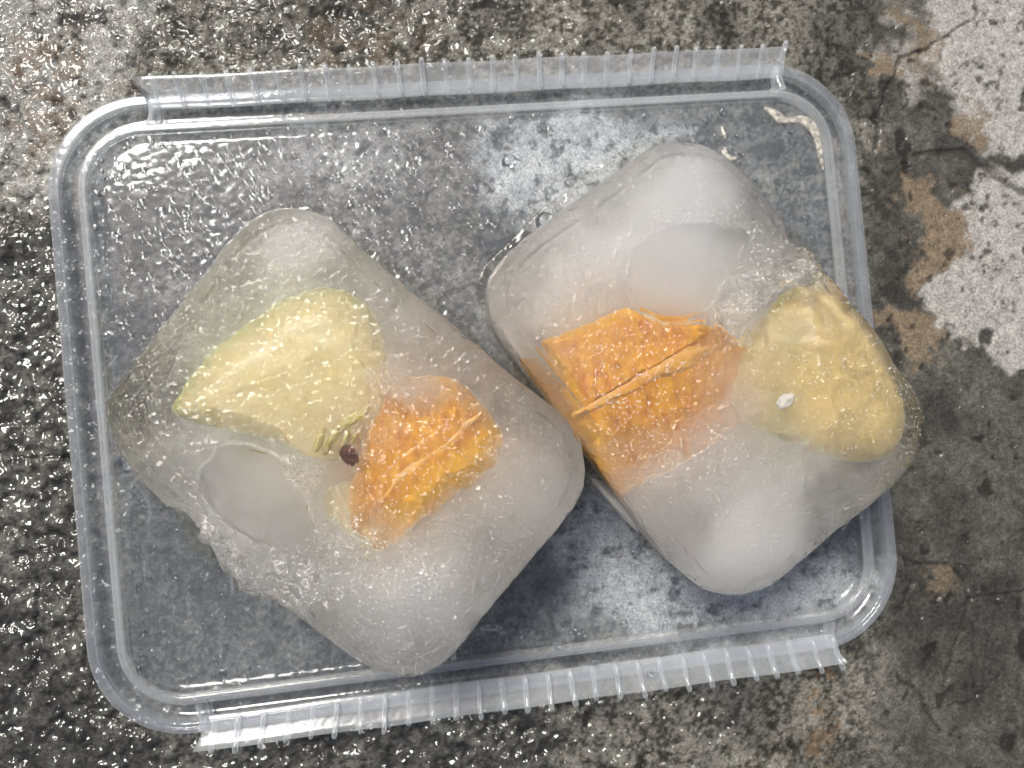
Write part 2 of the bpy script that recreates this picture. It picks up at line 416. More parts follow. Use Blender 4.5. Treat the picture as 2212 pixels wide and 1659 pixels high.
def arc(cx, cz, r, a0, a1, n):
    return [(cx + r * math.cos(math.radians(a0 + (a1 - a0) * k / n)), cz + r * math.sin(math.radians(a0 + (a1 - a0) * k / n))) for k in range(n + 1)]
RZ = .0062
rim_prof = [(-.0002, .0006), (0, .0030)] + arc(.0006, RZ - .0006, .0006, 180, 90, 4) + [(.0020, RZ)] + arc(.0021, RZ - .0006, .0006, 90, 0, 4) + \
           [(.0029, .0042), (.0033, .0036), (.0040, .0033), (.0062, .0033), (.0067, .0037), (.0070, .0048)]
ring_sheet('rim', rim_prof, M_CLEAR, lid)
M_BEAD = mat_plastic('panel_edge_plastic', .13, (.86, .87, .86), .10, .34)
bead_prof = [(.0070, .0049), (.0072, .0078)] + arc(.0080, .0080, .0007, 180, 90, 4) + [(.0086, .0087)] + arc(.0088, .0080, .0007, 90, 20, 3) + [(.0099, .0079)]
ring_sheet('raised_edge', bead_prof, M_BEAD, lid)
PZ = .0079
def panel():
    pts = np.array(rrect(.0098)); c = np.linspace(0, 1, 26)
    n = len(pts); V = []; Fc = []
    for s in c[::-1]:
        q = pts * s; w = (fbm(q + .5, .03, 2, 5) - .5) * .0003 * (1 - s ** 8)
        V += np.c_[q, PZ + w].tolist()
    for s in c:
        q = pts * s; w = (fbm(q + .5, .03, 2, 5) - .5) * .0003 * (1 - s ** 8)
        V += np.c_[q, PZ - .0007 + w].tolist()
    m = 52
    for j in range(m):
        a, b = j * n, ((j + 1) % m) * n
        if j == 25: continue
        for k in range(n): Fc.append((a + k, b + k, b + (k + 1) % n, a + (k + 1) % n))
    return mesh_obj('panel', V, np.array(Fc), M_PANEL, lid)
panel()
def box_mesh(V, Fc, c0, c1, rot=None):
    b = len(V); (x0, y0, z0), (x1, y1, z1) = c0, c1
    V += [(x0, y0, z0), (x1, y0, z0), (x1, y1, z0), (x0, y1, z0), (x0, y0, z1), (x1, y0, z1), (x1, y1, z1), (x0, y1, z1)]
    Fc += [tuple(b + i for i in f) for f in ((0, 3, 2, 1), (4, 5, 6, 7), (0, 1, 5, 4), (1, 2, 6, 5), (2, 3, 7, 6), (3, 0, 4, 7))]
def bevel(o, w=.0002, s=2):
    m = o.modifiers.new('bevel', 'BEVEL'); m.width = w; m.segments = s; m.limit_method = 'ANGLE'; m.angle_limit = .7
# end walls of the hinge: small curved webs bridging the groove
for sx, x in ((-1, -.0713), (1, .0768)):
    for sy in (1, -1):
        xx = x if sy == 1 else x - .0005
        V = []; Fc = []; n = 8
        for k in range(n + 1):
            t = k / n; y = sy * (LH / 2 - .0071 + t * .0066); bow = .0006 * math.sin(math.pi * t) * -sx
            for dx, z in ((-.0012, .0034), (-.0009, .0078 - .0014 * t), (.0009, .0078 - .0014 * t), (.0012, .0034)):
                V.append((xx + bow + dx, y, z))
        for k in range(n):
            for j in range(4):
                a, b = k * 4 + j, k * 4 + (j + 1) % 4; Fc.append((a, b, b + 4, a + 4))
        Fc += [(0, 1, 2, 3), (n * 4 + 3, n * 4 + 2, n * 4 + 1, n * 4)]
        mesh_obj('end_web', V, Fc, M_RIB, lid)
# snap flaps, folded outwards along both long sides
FX0, FX1, SP, NR = -.0735, .0785, .00546, 28
def flap(sy):
    fl = None
    hx0, hx1 = (-.0718, .0768) if sy == 1 else (-.0715, .0765)
    secs = 80; V = []; Fc = []
    # inner landing (on the rim) -> crease -> outward strip with a small lip
    prof = [(.0036, RZ + .0002), (.0020, RZ + .0004), (.0002, RZ + .0007), (-.0008, RZ + .0010), (-.0020, RZ + .0015), (-.0033, RZ + .0021)]
    th = .0006
    for k in range(secs + 1):
        u = k / secs
        for j, (t, z) in enumerate(prof):
            fr = max(0, (-t + .0002) / .0042); x = (hx0 + (hx1 - hx0) * u) + (u - .5) * 2 * .0028 * fr
            wav = .00012 * math.sin(u * 31 + sy)
            V.append((x, sy * (LH / 2 - t + wav), z))
        for j, (t, z) in list(enumerate(prof))[::-1]:
            fr = max(0, (-t + .0002) / .0042); x = (hx0 + (hx1 - hx0) * u) + (u - .5) * 2 * .0028 * fr
            wav = .00012 * math.sin(u * 31 + sy)
            V.append((x, sy * (LH / 2 - t - (th * .6 if t < 0 else 0) + wav), z - th * .9))
    m = len(prof) * 2
    for k in range(secs):
        for j in range(m):
            a, b = k * m + j, k * m + (j + 1) % m; Fc.append((a, b, b + m, a + m) if sy == 1 else (a, a + m, b + m, b))
    Fc += [tuple(range(m)), tuple(secs * m + j for j in range(m - 1, -1, -1))]
    fl = mesh_obj('flap', V, Fc, M_FLAP, lid); bevel(fl, .00015, 1)
    # one rib: rounded half-tube running over the strip and ending in a bump past its lip
    path = [(.0034, RZ + .0003), (.0030, RZ + .0009), (.0016, RZ + .0011), (.0002, RZ + .0013), (-.0010, RZ + .0015), (-.0022, RZ + .0021), (-.0035, RZ + .0028), (-.0042, RZ + .0027), (-.0045, RZ + .0021)]
    wd = [.00030, .00058, .00064, .00062, .00060, .00062, .00068, .00055, .0003]
    RV_ = []; RF = []; seg = 8
    for (t, z), w in zip(path, wd):
        for s in range(seg):
            a = 2 * math.pi * s / seg; RV_.append((w * math.cos(a), sy * -t, z - .0005 + .0007 * math.sin(a) * (w / .0007) ** .3))
    for k in range(len(path) - 1):
        for s in range(seg):
            a, b = k * seg + s, k * seg + (s + 1) % seg; RF.append((a, b, b + seg, a + seg))
    RF += [tuple(range(seg)), tuple((len(path) - 1) * seg + s for s in range(seg - 1, -1, -1))]
    r0 = mesh_obj('rib', RV_, RF, M_RIB, fl)
    x0 = -.0700 if sy == 1 else -.0695
    for k in range(NR):
        r = r0 if k == 0 else r0.copy()
        if k: COL.objects.link(r); r.parent = fl
        r.location = (x0 + k * (SP if sy == 1 else SP * .99), sy * LH / 2, 0)
        r.rotation_euler = (0, 0, sy * ((k - 14) * -.012) + random.uniform(-.05, .05)); r.scale = (random.uniform(.8, 1.15), random.uniform(.93, 1.03), random.uniform(.85, 1.1))
    return fl
flap(1); flap(-1)

# ------------------------------------------------------------------ ice blocks
def resample(pts, n, cen, it=3):
    q = chaikin(pts, it) - cen; a = np.arctan2(q[:, 1], q[:, 0]); r = np.hypot(q[:, 0], q[:, 1]); o = np.argsort(a); a, r = a[o], r[o]
    th = np.linspace(-math.pi, math.pi, n, endpoint=False)
    return th, np.interp(th, np.r_[a - 2 * math.pi, a, a + 2 * math.pi], np.r_[r, r, r])
def flecks(P3, fr, q, parent, seed, calm=(((600, 790), 230, 170), ((600, 1080), 130, 120), ((1480, 590), 130, 120))):
    """fine frost crystals and air flecks sitting in the skin of the ice"""
    g = np.random.default_rng(seed); cl = fbm(q, 120, 3, seed + 20); fi = fbm(q, 26, 2, seed + 21)
    w = (.30 + 1.3 * fr) * ss(cl, .36, .62) * ss(fi, .35, .65) + .16
    for c_, r0, r1 in calm: w = w * (1 - .75 * ss(1 - np.hypot((q[:, 0] - c_[0]) / r0, (q[:, 1] - c_[1]) / r1), 0, .3))
    w = w * np.hypot(P3[:, 0], P3[:, 1]) * (.12 + ss(P3[:, 2], ZT - .0022, ZT - .0006)); w /= w.sum(); n = 2400
    idx = g.choice(len(P3), n, p=w); V = []; Fc = []
    for a, i in enumerate(idx):
        c = P3[i] + np.append(g.uniform(-.0002, .0002, 2), .00004)
        L = g.uniform(.00007, .00017) * (1.7 if g.random() < .06 else 1); wd = g.uniform(.00006, .00012); t = g.uniform(0, math.pi); bend = g.uniform(-.7, .7)
        d = np.array([math.cos(t), math.sin(t), g.uniform(-.2, .2)]); e = np.array([-math.sin(t), math.cos(t), 0]); up = np.array([0, 0, 1.]); b = len(V)
        m = c + e * bend * L * .5
        for pnt, ww in ((c - d * L, .35), (m, 1.0), (c + d * L, .35)):
            V += [pnt + e * wd * ww, pnt + up * wd * ww * .9, pnt - e * wd * ww]
        for k in (0, 3):
            Fc += [(b + k, b + k + 3, b + k + 4, b + k + 1), (b + k + 1, b + k + 4, b + k + 5, b + k + 2)]
    o = mesh_obj('frost_flecks', V, np.array(Fc), M_FLECK, parent); o['kind'] = 'stuff'
def mat_fleck():
    k = N('white_ice_fleck')
    w = k.shmix(.15, k.n('BsdfDiffuse', Color=(.92, .90, .86)), k.n('BsdfTransparent'))
    return k.end(k.shmix(.14, w, k.n('BsdfGlossy', Roughness=.15)))
M_FLECK = mat_fleck()
def ice_mesh(name, outline, zsil, ztop, zbot, masks, mat, parent, seed, taper=.03):
    pts = poly(zsil, *outline); cen = pts.mean(0)
    NA, NT, NS, NB = 640, 150, 40, 12
    th, r = resample(pts, NA, cen)
    r = r * (1 + (fbm(np.c_[np.cos(th), np.sin(th)], .06, 3, seed) - .5) * .010)
    ct, st = np.cos(th), np.sin(th); re_ = ztop - zsil
    rows = []
    for s in np.linspace(0.003, 1, NT) ** .8:
        d = (1 - s) * r; u = np.clip(1 - d / (re_ * 1.15), 0, 1)
        z = ztop - re_ * (1 - np.sqrt(np.clip(1 - u * u, 0, 1))); rows.append(np.stack([cen[0] + ct * r * s, cen[1] + st * r * s, z], 1))
    rb = .004
    for u in np.linspace(0, 1, NS + 1)[1:]:
        z = zsil + (zbot + rb - zsil) * u; rr = r * (1 - taper * u); rows.append(np.stack([cen[0] + ct * rr, cen[1] + st * rr, np.full(NA, z)], 1))
    r2 = r * (1 - taper)
    for u in np.linspace(0, 1, NB + 1)[1:]:
        a = u * math.pi / 2; rr = r2 - rb * (1 - math.cos(a)); rows.append(np.stack([cen[0] + ct * rr, cen[1] + st * rr, np.full(NA, zbot + rb * (1 - math.sin(a)))], 1))
    rows.append(np.stack([cen[0] + ct * r2 * .4, cen[1] + st * r2 * .4, np.full(NA, zbot)], 1))
    V = np.concatenate(rows); top = V[:, 2] > zsil - .004
    # chipped silhouette and a broken groove left by the mould a few millimetres inside the edge
    rad = np.hypot(V[:, 0] - cen[0], V[:, 1] - cen[1]); ai = np.tile(np.arange(NA), len(rows)); dd = r[ai] - rad
    gl = ss(vn(V, .006, seed + 40) * .6 + vn(V, .0025, seed + 41) * .4, .42, .62)
    V[:, 2] -= np.exp(-((dd - .0040 - .0012 * (vn(V, .010, seed + 42) - .5)) / .00035) ** 2) * .0007 * gl * (V[:, 2] > zsil + .0005)
    px, py = PX(V); q = np.stack([px, py], 1)
    for kind, pl, soft, val in masks:
        if kind != 'chip': continue
        m = ss(sdist(q, np.array(pl, float)), -10, 25) * ss(dd, .006, .001)
        ch = fbm(V * [1, 1, .35], .0060, 4, seed + 43, .62) * .0042 * ss(fbm(V, .011, 2, seed + 44), .35, .6)
        V[:, 0] -= ct[ai] * m * ch * val; V[:, 1] -= st[ai] * m * ch * val
    px, py = PX(V); q = np.stack([px, py], 1)
    qw = q + (np.stack([fbm(q, 60, 4, seed + 3), fbm(q, 60, 4, seed + 4)], 1) - .5) * 30
    frost = np.zeros(len(V)); smooth = np.zeros(len(V)); dz = np.zeros(len(V))
    for kind, pl, soft, val in masks:
        sd_ = sdist(qw, np.array(pl, float)); m = ss(sd_, -soft, soft) * val
        if kind == 'frost': frost = np.maximum(frost, m)
        if kind == 'smooth':
            smooth = np.maximum(smooth, m); dz -= ss(sd_, -3, 14) * .0004 * val; dz += np.exp(-(sd_ / 5) ** 2) * .00035 * val
            frost = np.maximum(frost, np.exp(-((sd_ + 3) / 5) ** 2) * .8 * val)
    frost *= (1 - smooth * .9); frost = np.where(top, frost, frost * .4)
    nrm = np.c_[np.tile(ct, len(rows)), np.tile(st, len(rows)), np.zeros(len(V))]
    up = ss(V[:, 2], zsil, ztop - .0015)[:, None]; nrm = nrm * (1 - up) + np.array([0, 0, 1]) * up
    big = (fbm(V, .016, 2, seed + 6) - .5) * .0007 + (fbm(V, .005, 2, seed + 7) - .5) * .0002
    fine = (vn(V, .0042, seed + 5) - .5) * .0042 * ss(frost, .35, .8) + (vn(V, .0019, seed + 8) - .5) * .0013 + (vn(V, .0011, seed + 9) - .5) * .0007
    low = ss(V[:, 2], zbot, zbot + .004)
    V = V + nrm * ((big + fine * frost) * low)[:, None]; V[:, 2] += dz
    V[:, 2] = np.maximum(V[:, 2], zbot)
    nr = len(rows); i = np.arange(nr * NA).reshape(nr, NA); j = np.roll(i, -1, 1)
    Fc = np.stack([i[:-1], i[1:], j[1:], j[:-1]], -1).reshape(-1, 4)
    c0, c1 = len(V), len(V) + 1
    V = np.r_[V, [[cen[0], cen[1], V[:NA, 2].mean()], [cen[0], cen[1], zbot]]]
    tri = [[c0, k, (k + 1) % NA, c0] for k in range(NA)] + [[c1, (nr - 1) * NA + (k + 1) % NA, (nr - 1) * NA + k, c1] for k in range(NA)]
    top_i = np.nonzero((V[:-2, 2] > zsil + .0004) & (smooth < .5))[0]
    flecks(V[top_i] - np.array([cen[0], cen[1], 0]), frost[top_i], q[top_i], parent, seed)
    frost = np.r_[frost, frost[0], 0]; smooth = np.r_[smooth, smooth[0], 0]
    faces = Fc.tolist() + [t[:3] for t in tri]
    origin = np.array([cen[0], cen[1], 0])
    parent.location = (cen[0], cen[1], 0)
    return mesh_obj(name, V - origin, faces, mat, parent, attrs={'frost': frost, 'smooth': smooth}), origin

def lump(name, outline, z0, ztop, edge, mat, parent, origin, seed, hfun=None, bump=.0006, attrs=None, nr=40, na=200, sc=.0025):
    """solid of fruit: outline seen from above, rounded shoulder, top surface shaped by hfun"""
    pts = poly(ztop - edge * .5, *outline); cen = pts.mean(0)
    th, r = resample(pts, na, cen, 1); r = r * (1 + (fbm(np.c_[np.cos(th), np.sin(th)], .12, 3, seed) - .5) * .05); ct, st = np.cos(th), np.sin(th); rows = []; ed = []
    for s in np.linspace(.01, 1, nr) ** .8:
        x = cen[0] + ct * r * s; y = cen[1] + st * r * s
        d = (1 - s) * r; u = np.clip(1 - d / edge, 0, 1); z = ztop - edge * (1 - np.sqrt(np.clip(1 - u * u, 0, 1)))
        rows.append(np.stack([x, y, z], 1)); ed.append(u)
    for u in (.3, .65, 1.0):
        rows.append(np.stack([cen[0] + ct * r * (1 - .12 * u), cen[1] + st * r * (1 - .12 * u), np.full(na, (ztop - edge) * (1 - u) + z0 * u)], 1)); ed.append(np.ones(na))
    V = np.concatenate(rows); ed = np.concatenate(ed)
    if hfun is not None:
        px, py = PX(V); V[:, 2] = np.minimum(V[:, 2], np.maximum(hfun(px, py), z0 + .0005) + 0 * V[:, 2])
    V[:, 2] += (fbm(V, sc, 3, seed) - .5) * bump
    nrw = len(rows); i = np.arange(nrw * na).reshape(nrw, na); j = np.roll(i, -1, 1)
    Fc = np.stack([i[:-1], i[1:], j[1:], j[:-1]], -1).reshape(-1, 4).tolist()
    c = len(V); V = np.r_[V, [[cen[0], cen[1], V[:na, 2].mean()], [cen[0], cen[1], z0]]]
    Fc += [[c, k, (k + 1) % na] for k in range(na)] + [[c + 1, (nrw - 1) * na + (k + 1) % na, (nrw - 1) * na + k] for k in range(na)]
    px, py = PX(V); at = {}
    for kx, fn in (attrs or {}).items(): at[kx] = fn(px, py, np.r_[ed, 0, 1])
    return mesh_obj(name, V - origin, Fc, mat, parent, attrs=at)
def ribbon(name, line, widths, hfun, lift, mat, parent, origin, seed=0):
    """thin membrane lying over a fruit's surface along a line; widths in the line's own units"""
    L = np.array(line, float); s = np.r_[0, np.cumsum(np.hypot(*np.diff(L, axis=0).T))]; n = 60; u = np.linspace(0, s[-1], n)
    C = np.stack([np.interp(u, s, L[:, k]) for k in (0, 1)], 1); wd = np.interp(u, s, widths); tg = np.gradient(C, axis=0); tg /= np.hypot(*tg.T)[:, None]
    nr = np.stack([-tg[:, 1], tg[:, 0]], 1); m = 7; rows = []
    for a in np.linspace(-1, 1, m):
        w = wd * (1 + (fbm(C + a * 9, 14, 3, seed) - .5) * 1.2); q = C + nr * (a * w)[:, None]
        p = P(q[:, 0], q[:, 1], .0330); p[:, 2] = hfun(q[:, 0], q[:, 1]) + lift * (1 - a * a) - .00010; rows.append(p)
    for a in (1, -1):
        p = rows[m - 1 if a == 1 else 0].copy(); p[:, 2] -= .0006; rows.append(p)
    V = np.concatenate(rows) - origin; k = len(rows); Fc = []
    for j in range(k):
        for i in range(n - 1):
            a, b = j * n + i, ((j + 1) % k) * n + i; Fc.append((a, a + 1, b + 1, b))
    return mesh_obj(name, V, Fc, mat, parent)
def ell(x, y, z, rx, ry, rz_, rot, amp, origin):
    c = P(x, y, z) - origin; return (tuple(c.tolist()), (rx, ry, rz_), rot, amp)

M_APPLE = mat_fruit('apple_flesh', (.80, .67, .32), (.84, .73, .42), 200, bump=.0001, attr='skin', c3=(.50, .52, .08))
M_APPLE2 = mat_fruit('green_apple_flesh', (.70, .52, .20), (.62, .47, .17), 200, bump=.0002, attr='skin', c3=(.45, .42, .06))
M_ORANGE = mat_fruit('orange_pulp', (.60, .195, .0006), (.82, .40, .004), 520, (1, .45, 1), .6, .4, .00018, attr='rind', c3=(.88, .48, .02))
M_MEMB = mat_fruit('pale_membrane', (.82, .36, .03), (.84, .48, .10), 300)
M_CORE = mat_fruit('apple_core', (.50, .44, .13), (.68, .60, .28), 500, bump=.0006)
M_SEED = mat_fruit('brown_seed', (.11, .02, .012), (.05, .012, .01), 500, rough=.15)
ZT, ZS, ZB = .0365, .0328, .0082

LEFT_OUT = [(590, 452), (640, 450), (690, 458), (735, 490), (790, 545), (880, 625), (960, 690), (1060, 772), (1140, 838), (1205, 885), (1245, 930), (1266, 990), (1264, 1050), (1235, 1105),
            (1160, 1190), (1070, 1300), (1010, 1375), (965, 1425), (915, 1455), (868, 1460), (810, 1445), (720, 1390), (650, 1330), (600, 1290), (575, 1275), (548, 1285), (520, 1268), (500, 1240), (478, 1232), (458, 1200), (445, 1192), (420, 1185), (408, 1165), (400, 1130), (350, 1080), (290, 1020), (255, 965), (238, 915), (232, 875), (243, 845), (285, 795), (335, 725), (390, 660), (440, 600), (490, 530), (545, 475)]
RIGHT_OUT = [(1470, 307), (1520, 313), (1565, 340), (1620, 395), (1680, 470), (1715, 520), (1745, 530), (1770, 560), (1785, 592), (1830, 650), (1885, 715), (1915, 765), (1935, 805), (1965, 835), (1988, 880), (1996, 930), (1982, 980), (1945, 1030),
             (1890, 1080), (1815, 1135), (1740, 1200), (1670, 1258), (1620, 1283), (1565, 1287), (1505, 1268), (1440, 1205), (1385, 1130), (1320, 1040), (1240, 930), (1175, 840), (1110, 755), (1062, 690), (1050, 650), (1050, 615), (1070, 572), (1125, 520), (1220, 450), (1310, 388), (1390, 328), (1425, 310)]
# --- left block
bl = empty('ice_block')
tag(bl, 'left frozen block of cloudy ice holding a cream apple wedge and a brown seed', 'ice block', 'fruit ice blocks on the lid')
ol = np.r_[poly(ZS, *LEFT_OUT).mean(0), 0]
lb = [ell(650, 540, .028, .013, .010, .010, .6, 280, ol), ell(890, 1250, .026, .020, .015, .014, .5, 260, ol), ell(1120, 1040, .024, .013, .016, .014, .3, 120, ol),
      ell(560, 1110, .022, .018, .012, .014, -.6, 70, ol), ell(860, 700, .022, .018, .014, .012, -.7, 90, ol),
      ell(545, 1090, .0300, .013, .010, .007, -.7, 90, ol), ell(340, 850, .024, .016, .011, .020, .75, -66, ol), ell(640, 480, .024, .008, .008, .02, 0, -40, ol),
      ell(880, 835, .0340, .014, .006, .004, -.2, 260, ol), ell(930, 1000, .0345, .017, .014, .004, .75, -75, ol), ell(640, 800, .0345, .018, .012, .004, .5, -45, ol)]
def core_box(c1, c2, c3, o0, inset, amp):
    a, b, c = (P(*q, .033) for q in (c1, c2, c3)); ex = b - a; ey = c - a; m = (b + c) / 2 - o0
    return ((float(m[0]), float(m[1]), .018), (np.linalg.norm(ex) / 2 - inset, np.linalg.norm(ey) / 2 - inset, .008), math.atan2(ex[1], ex[0]), .0065, amp)
M_ICE_L = mat_ice('cloudy_ice', lb, 50, (.993, .958, .885), core=core_box((640, 435), (1290, 1010), (205, 880), ol, .0118, 125))
masks_l = [('chip', [(360, 1090), (500, 1080), (640, 1270), (600, 1340), (340, 1260)], 0, 1.0),
           ('frost', [(420, 1060), (470, 1120), (560, 1200), (680, 1190), (780, 1170), (860, 1220), (760, 1300), (640, 1330), (540, 1290), (430, 1200)], 30, .9),
           ('frost', [(700, 1120), (820, 1080), (870, 1180), (780, 1240), (690, 1190)], 30, .8),
           ('smooth', [(438, 1010), (470, 965), (540, 955), (600, 985), (625, 1050), (660, 1090), (682, 1130), (680, 1175), (640, 1190), (590, 1180), (530, 1155), (480, 1120), (445, 1070)], 8, 1),
           ('frost', [(598, 985), (640, 972), (690, 1000), (700, 1040), (680, 1100), (640, 1090), (605, 1030)], 6, .75),
           ('frost', [(820, 830), (1000, 840), (1080, 1000), (1100, 1250), (900, 1330), (780, 1200), (800, 1000)], 60, .30),
           ('frost', [(450, 600), (560, 640), (460, 740), (380, 820), (300, 860), (330, 740)], 30, .35)]
ice_l, _ = ice_mesh('ice', LEFT_OUT, ZS, ZT, ZB, masks_l, M_ICE_L, bl, 101)
AP_L = [(368, 897), (385, 850), (430, 785), (480, 738), (545, 690), (600, 652), (650, 628), (710, 617), (755, 628), (795, 660), (820, 705), (838, 770), (840, 850), (825, 900), (795, 940), (755, 985), (700, 1000), (655, 985), (610, 955), (560, 945), (500, 930), (430, 920)]
def h_apple_l(px, py):
    # crest of the wedge runs from the tip up to the right; cut face drops away below it
    d = (px - 370) * .42 + (py - 860) * .907
    return .0334 - (d / 100) ** 2 * .0011 - np.clip(px - 790, 0, 200) * .00002
ap = lump('apple_wedge', AP_L, .014, .0332, .009, M_APPLE, bl, ol, 7, h_apple_l, .00012,
          {'skin': lambda x, y, e: ss(e, .55, 1.0) * ss(-(x - 560) - (y - 760) * 1.0, -260, 120) * .8 + .25 * ss(e, .8, 1)})
ap['label'] = 'cream apple wedge with green skin along its upper left edge'
def put_lump(name, c, rx, ry, rz_, z, mat, parent, origin, rot=0., seed=1, rough=.2, label=None):
    """small irregular solid"""
    n, m = 14, 20; V = []; Fc = []; cc = P(c[0], c[1], z)
    for a in range(n + 1):
        for b in range(m):
            f = math.pi * a / n; t = 2 * math.pi * b / m; d = np.array([math.sin(f) * math.cos(t), math.sin(f) * math.sin(t), math.cos(f)]); V.append(d)
    V = np.array(V); k = 1 + (fbm(V + seed, .6, 3, seed) - .5) * 2 * rough; V = V * k[:, None] * np.array([rx, ry, rz_])
    cr, sr = math.cos(rot), math.sin(rot); V = np.c_[V[:, 0] * cr - V[:, 1] * sr, V[:, 0] * sr + V[:, 1] * cr, V[:, 2]] + cc - origin
    for a in range(n):
        for b in range(m): Fc.append((a * m + b, (a + 1) * m + b, (a + 1) * m + (b + 1) % m, a * m + (b + 1) % m))
    o = mesh_obj(name, V, Fc, mat, parent)
    if label: o['label'] = label
    return o
rc = random.Random(4)
for cx, cy, L in ((742, 918, .0036), (722, 945, .0030), (765, 905, .0028), (692, 950, .0028), (748, 950, .0024), (783, 893, .0022), (708, 965, .0020), (770, 940, .0022)):
    put_lump('core_fibre', (cx, cy), L * .8, L * rc.uniform(.22, .4), .0010, .0325 + rc.uniform(-.0004, .0004), M_CORE, ap, ol, rc.uniform(.3, 1.3), rc.randrange(99), .5)
put_lump('seed', (756, 983), .0015, .0021, .0012, .0340, M_SEED, ap, ol, .5, 6, .4)
OR_L = [(800, 840), (825, 815), (930, 808), (985, 818), (1000, 828), (1045, 880), (1085, 930), (1090, 945), (1082, 985), (1065, 1015), (1000, 1060), (930, 1110), (870, 1160), (830, 1185), (790, 1175), (745, 1130), (755, 1050), (790, 950)]
def h_or_l(px, py):
    d = (py - 905) * .62 + (px - 1030) * .78; d = (px - 1030) * .615 + (py - 900) * .788   # distance past the membrane line
    d2 = np.clip(-d - 30, 0, 300) + np.clip(870 - py, 0, 200) * .8
    return .0330 - np.clip(d - 18, 0, 300) * .00001 - d2 * .000055 - np.clip(py - 1080, 0, 200) * .00004
orl = lump('orange_segment', OR_L, .014, .0334, .009, M_ORANGE, bl, ol, 17, h_or_l, .00012,
           {'rind': lambda x, y, e: np.clip(ss((x - 1030) * .615 + (y - 900) * .788, 10, 60) * .7 + ss(e, .6, 1) * .5, 0, 1)}, sc=.0015)
orl['label'] = 'bright orange citrus segment with a pale membrane across it'
ribbon('membrane', [(1038, 893), (1010, 915), (960, 965), (905, 1000), (860, 1035), (815, 1090)], [3, 8, 7, 12, 9, 3], h_or_l, .00015, M_MEMB, orl, ol, 3)
# deep apple glow under the orange's lower end
AP_L2 = [(700, 1060), (760, 1030), (820, 1090), (840, 1160), (810, 1195), (750, 1170), (700, 1110)]
lump('apple_piece', AP_L2, .012, .0265, .005, M_APPLE, bl, ol, 27, None, .0005, {'skin': lambda x, y, e: .5 * e})

# --- right block
br = empty('ice_block')
tag(br, 'right frozen ice block overhanging the lid rim with green apple and a larger orange piece', 'ice block', 'fruit ice blocks on the lid')
orr = np.r_[poly(ZS, *RIGHT_OUT).mean(0), 0]
rb_ = [ell(1470, 440, .028, .017, .013, .012, .5, 420, orr), ell(1610, 1160, .027, .017, .012, .012, .6, 420, orr), ell(1280, 580, .024, .016, .013, .013, .4, 200, orr),
       ell(1500, 600, .024, .014, .014, .012, 0, 130, orr), ell(1400, 1080, .022, .012, .012, .012, 0, 90, orr),
       ell(1400, 1040, .0330, .014, .006, .005, .3, 220, orr), ell(1610, 900, .0335, .007, .010, .004, 0, 160, orr), ell(1480, 590, .0300, .015, .014, .008, 0, 420, orr), ell(1960, 930, .022, .010, .013, .03, .2, -80, orr), ell(1390, 850, .0350, .020, .015, .004, .4, -80, orr), ell(1800, 820, .0345, .018, .014, .004, .8, -40, orr)]
M_ICE_R = mat_ice('whiter_cloudy_ice', rb_, 52, (.995, .968, .912), core=core_box((1470, 290), (2020, 930), (1020, 640), orr, .0118, 165))
masks_r = [('chip', [(1700, 480), (1680, 560), (1800, 720), (1860, 640)], 0, 1.0),
           ('smooth', [(1352, 620), (1360, 560), (1395, 510), (1450, 485), (1530, 478), (1590, 490), (1615, 525), (1600, 570), (1572, 590), (1560, 630), (1530, 665), (1480, 688), (1430, 688), (1385, 668)], 8, 1),
           ('frost', [(1370, 640), (1440, 695), (1520, 695), (1600, 590), (1680, 560), (1760, 560), (1790, 640), (1700, 620), (1620, 690), (1600, 750), (1560, 740), (1530, 700), (1430, 702)], 12, .95),
           ('frost', [(1360, 480), (1500, 440), (1640, 470), (1780, 560), (1800, 640), (1640, 600), (1560, 480), (1400, 500)], 30, .6),
           ('frost', [(1200, 720), (1500, 700), (1900, 700), (1950, 980), (1700, 1000), (1400, 1060), (1230, 900)], 70, .28)]
ice_r, _ = ice_mesh('ice', RIGHT_OUT, ZS, ZT, ZB + .0005, masks_r, M_ICE_R, br, 202)
OR_R = [(1162, 733), (1172, 735), (1230, 714), (1300, 688), (1345, 664), (1360, 664), (1420, 682), (1480, 685), (1560, 700), (1625, 750), (1655, 820), (1640, 900), (1570, 960), (1500, 1000), (1430, 1040), (1365, 1062), (1350, 1055), (1300, 965), (1250, 890), (1212, 815), (1180, 755)]
def h_or_r(px, py):
    d = ((px - 1250) * .50 + (py - 885) * .866)
    return .0338 - np.where(d > 0, .0008 + np.clip(d, 0, 300) * .00002, np.clip(-d, 0, 300) * .000008) - np.clip(px - 1500, 0, 300) * .00004 - np.clip(py + .35 * px - 1400, 0, 400) * .00004
orp = lump('orange_segment', OR_R, .013, .0345, .006, M_ORANGE, br, orr, 37, h_or_r, .00014,
           {'rind': lambda x, y, e: ss(e, .5, 1) * .7 + .35 * ss(x, 1500, 1620)}, sc=.0015)
orp['label'] = 'orange citrus piece split by a slanting pale membrane'
ribbon('membrane', [(1240, 893), (1290, 872), (1340, 845), (1390, 815), (1440, 790), (1500, 765), (1560, 745)], [5, 9, 9, 14, 22, 18, 3], lambda x, y: h_or_r(x, y - 30) * .6 + h_or_r(x, y + 20) * .4, .00030, M_MEMB, orp, orr, 9)
AP_R = [(1735, 592), (1790, 604), (1845, 670), (1890, 725), (1925, 800), (1948, 860), (1953, 910), (1935, 975), (1900, 1000), (1840, 1000), (1770, 985), (1710, 955), (1650, 935), (1595, 900), (1575, 840), (1595, 770), (1640, 700), (1680, 645)]
def h_apple_r(px, py):
    d = (px - 1660) * .9 - (py - 800) * .2
    return .0334 - np.clip(110 - d, 0, 300) * .00004 - np.clip(740 - py, 0, 200) * .00003
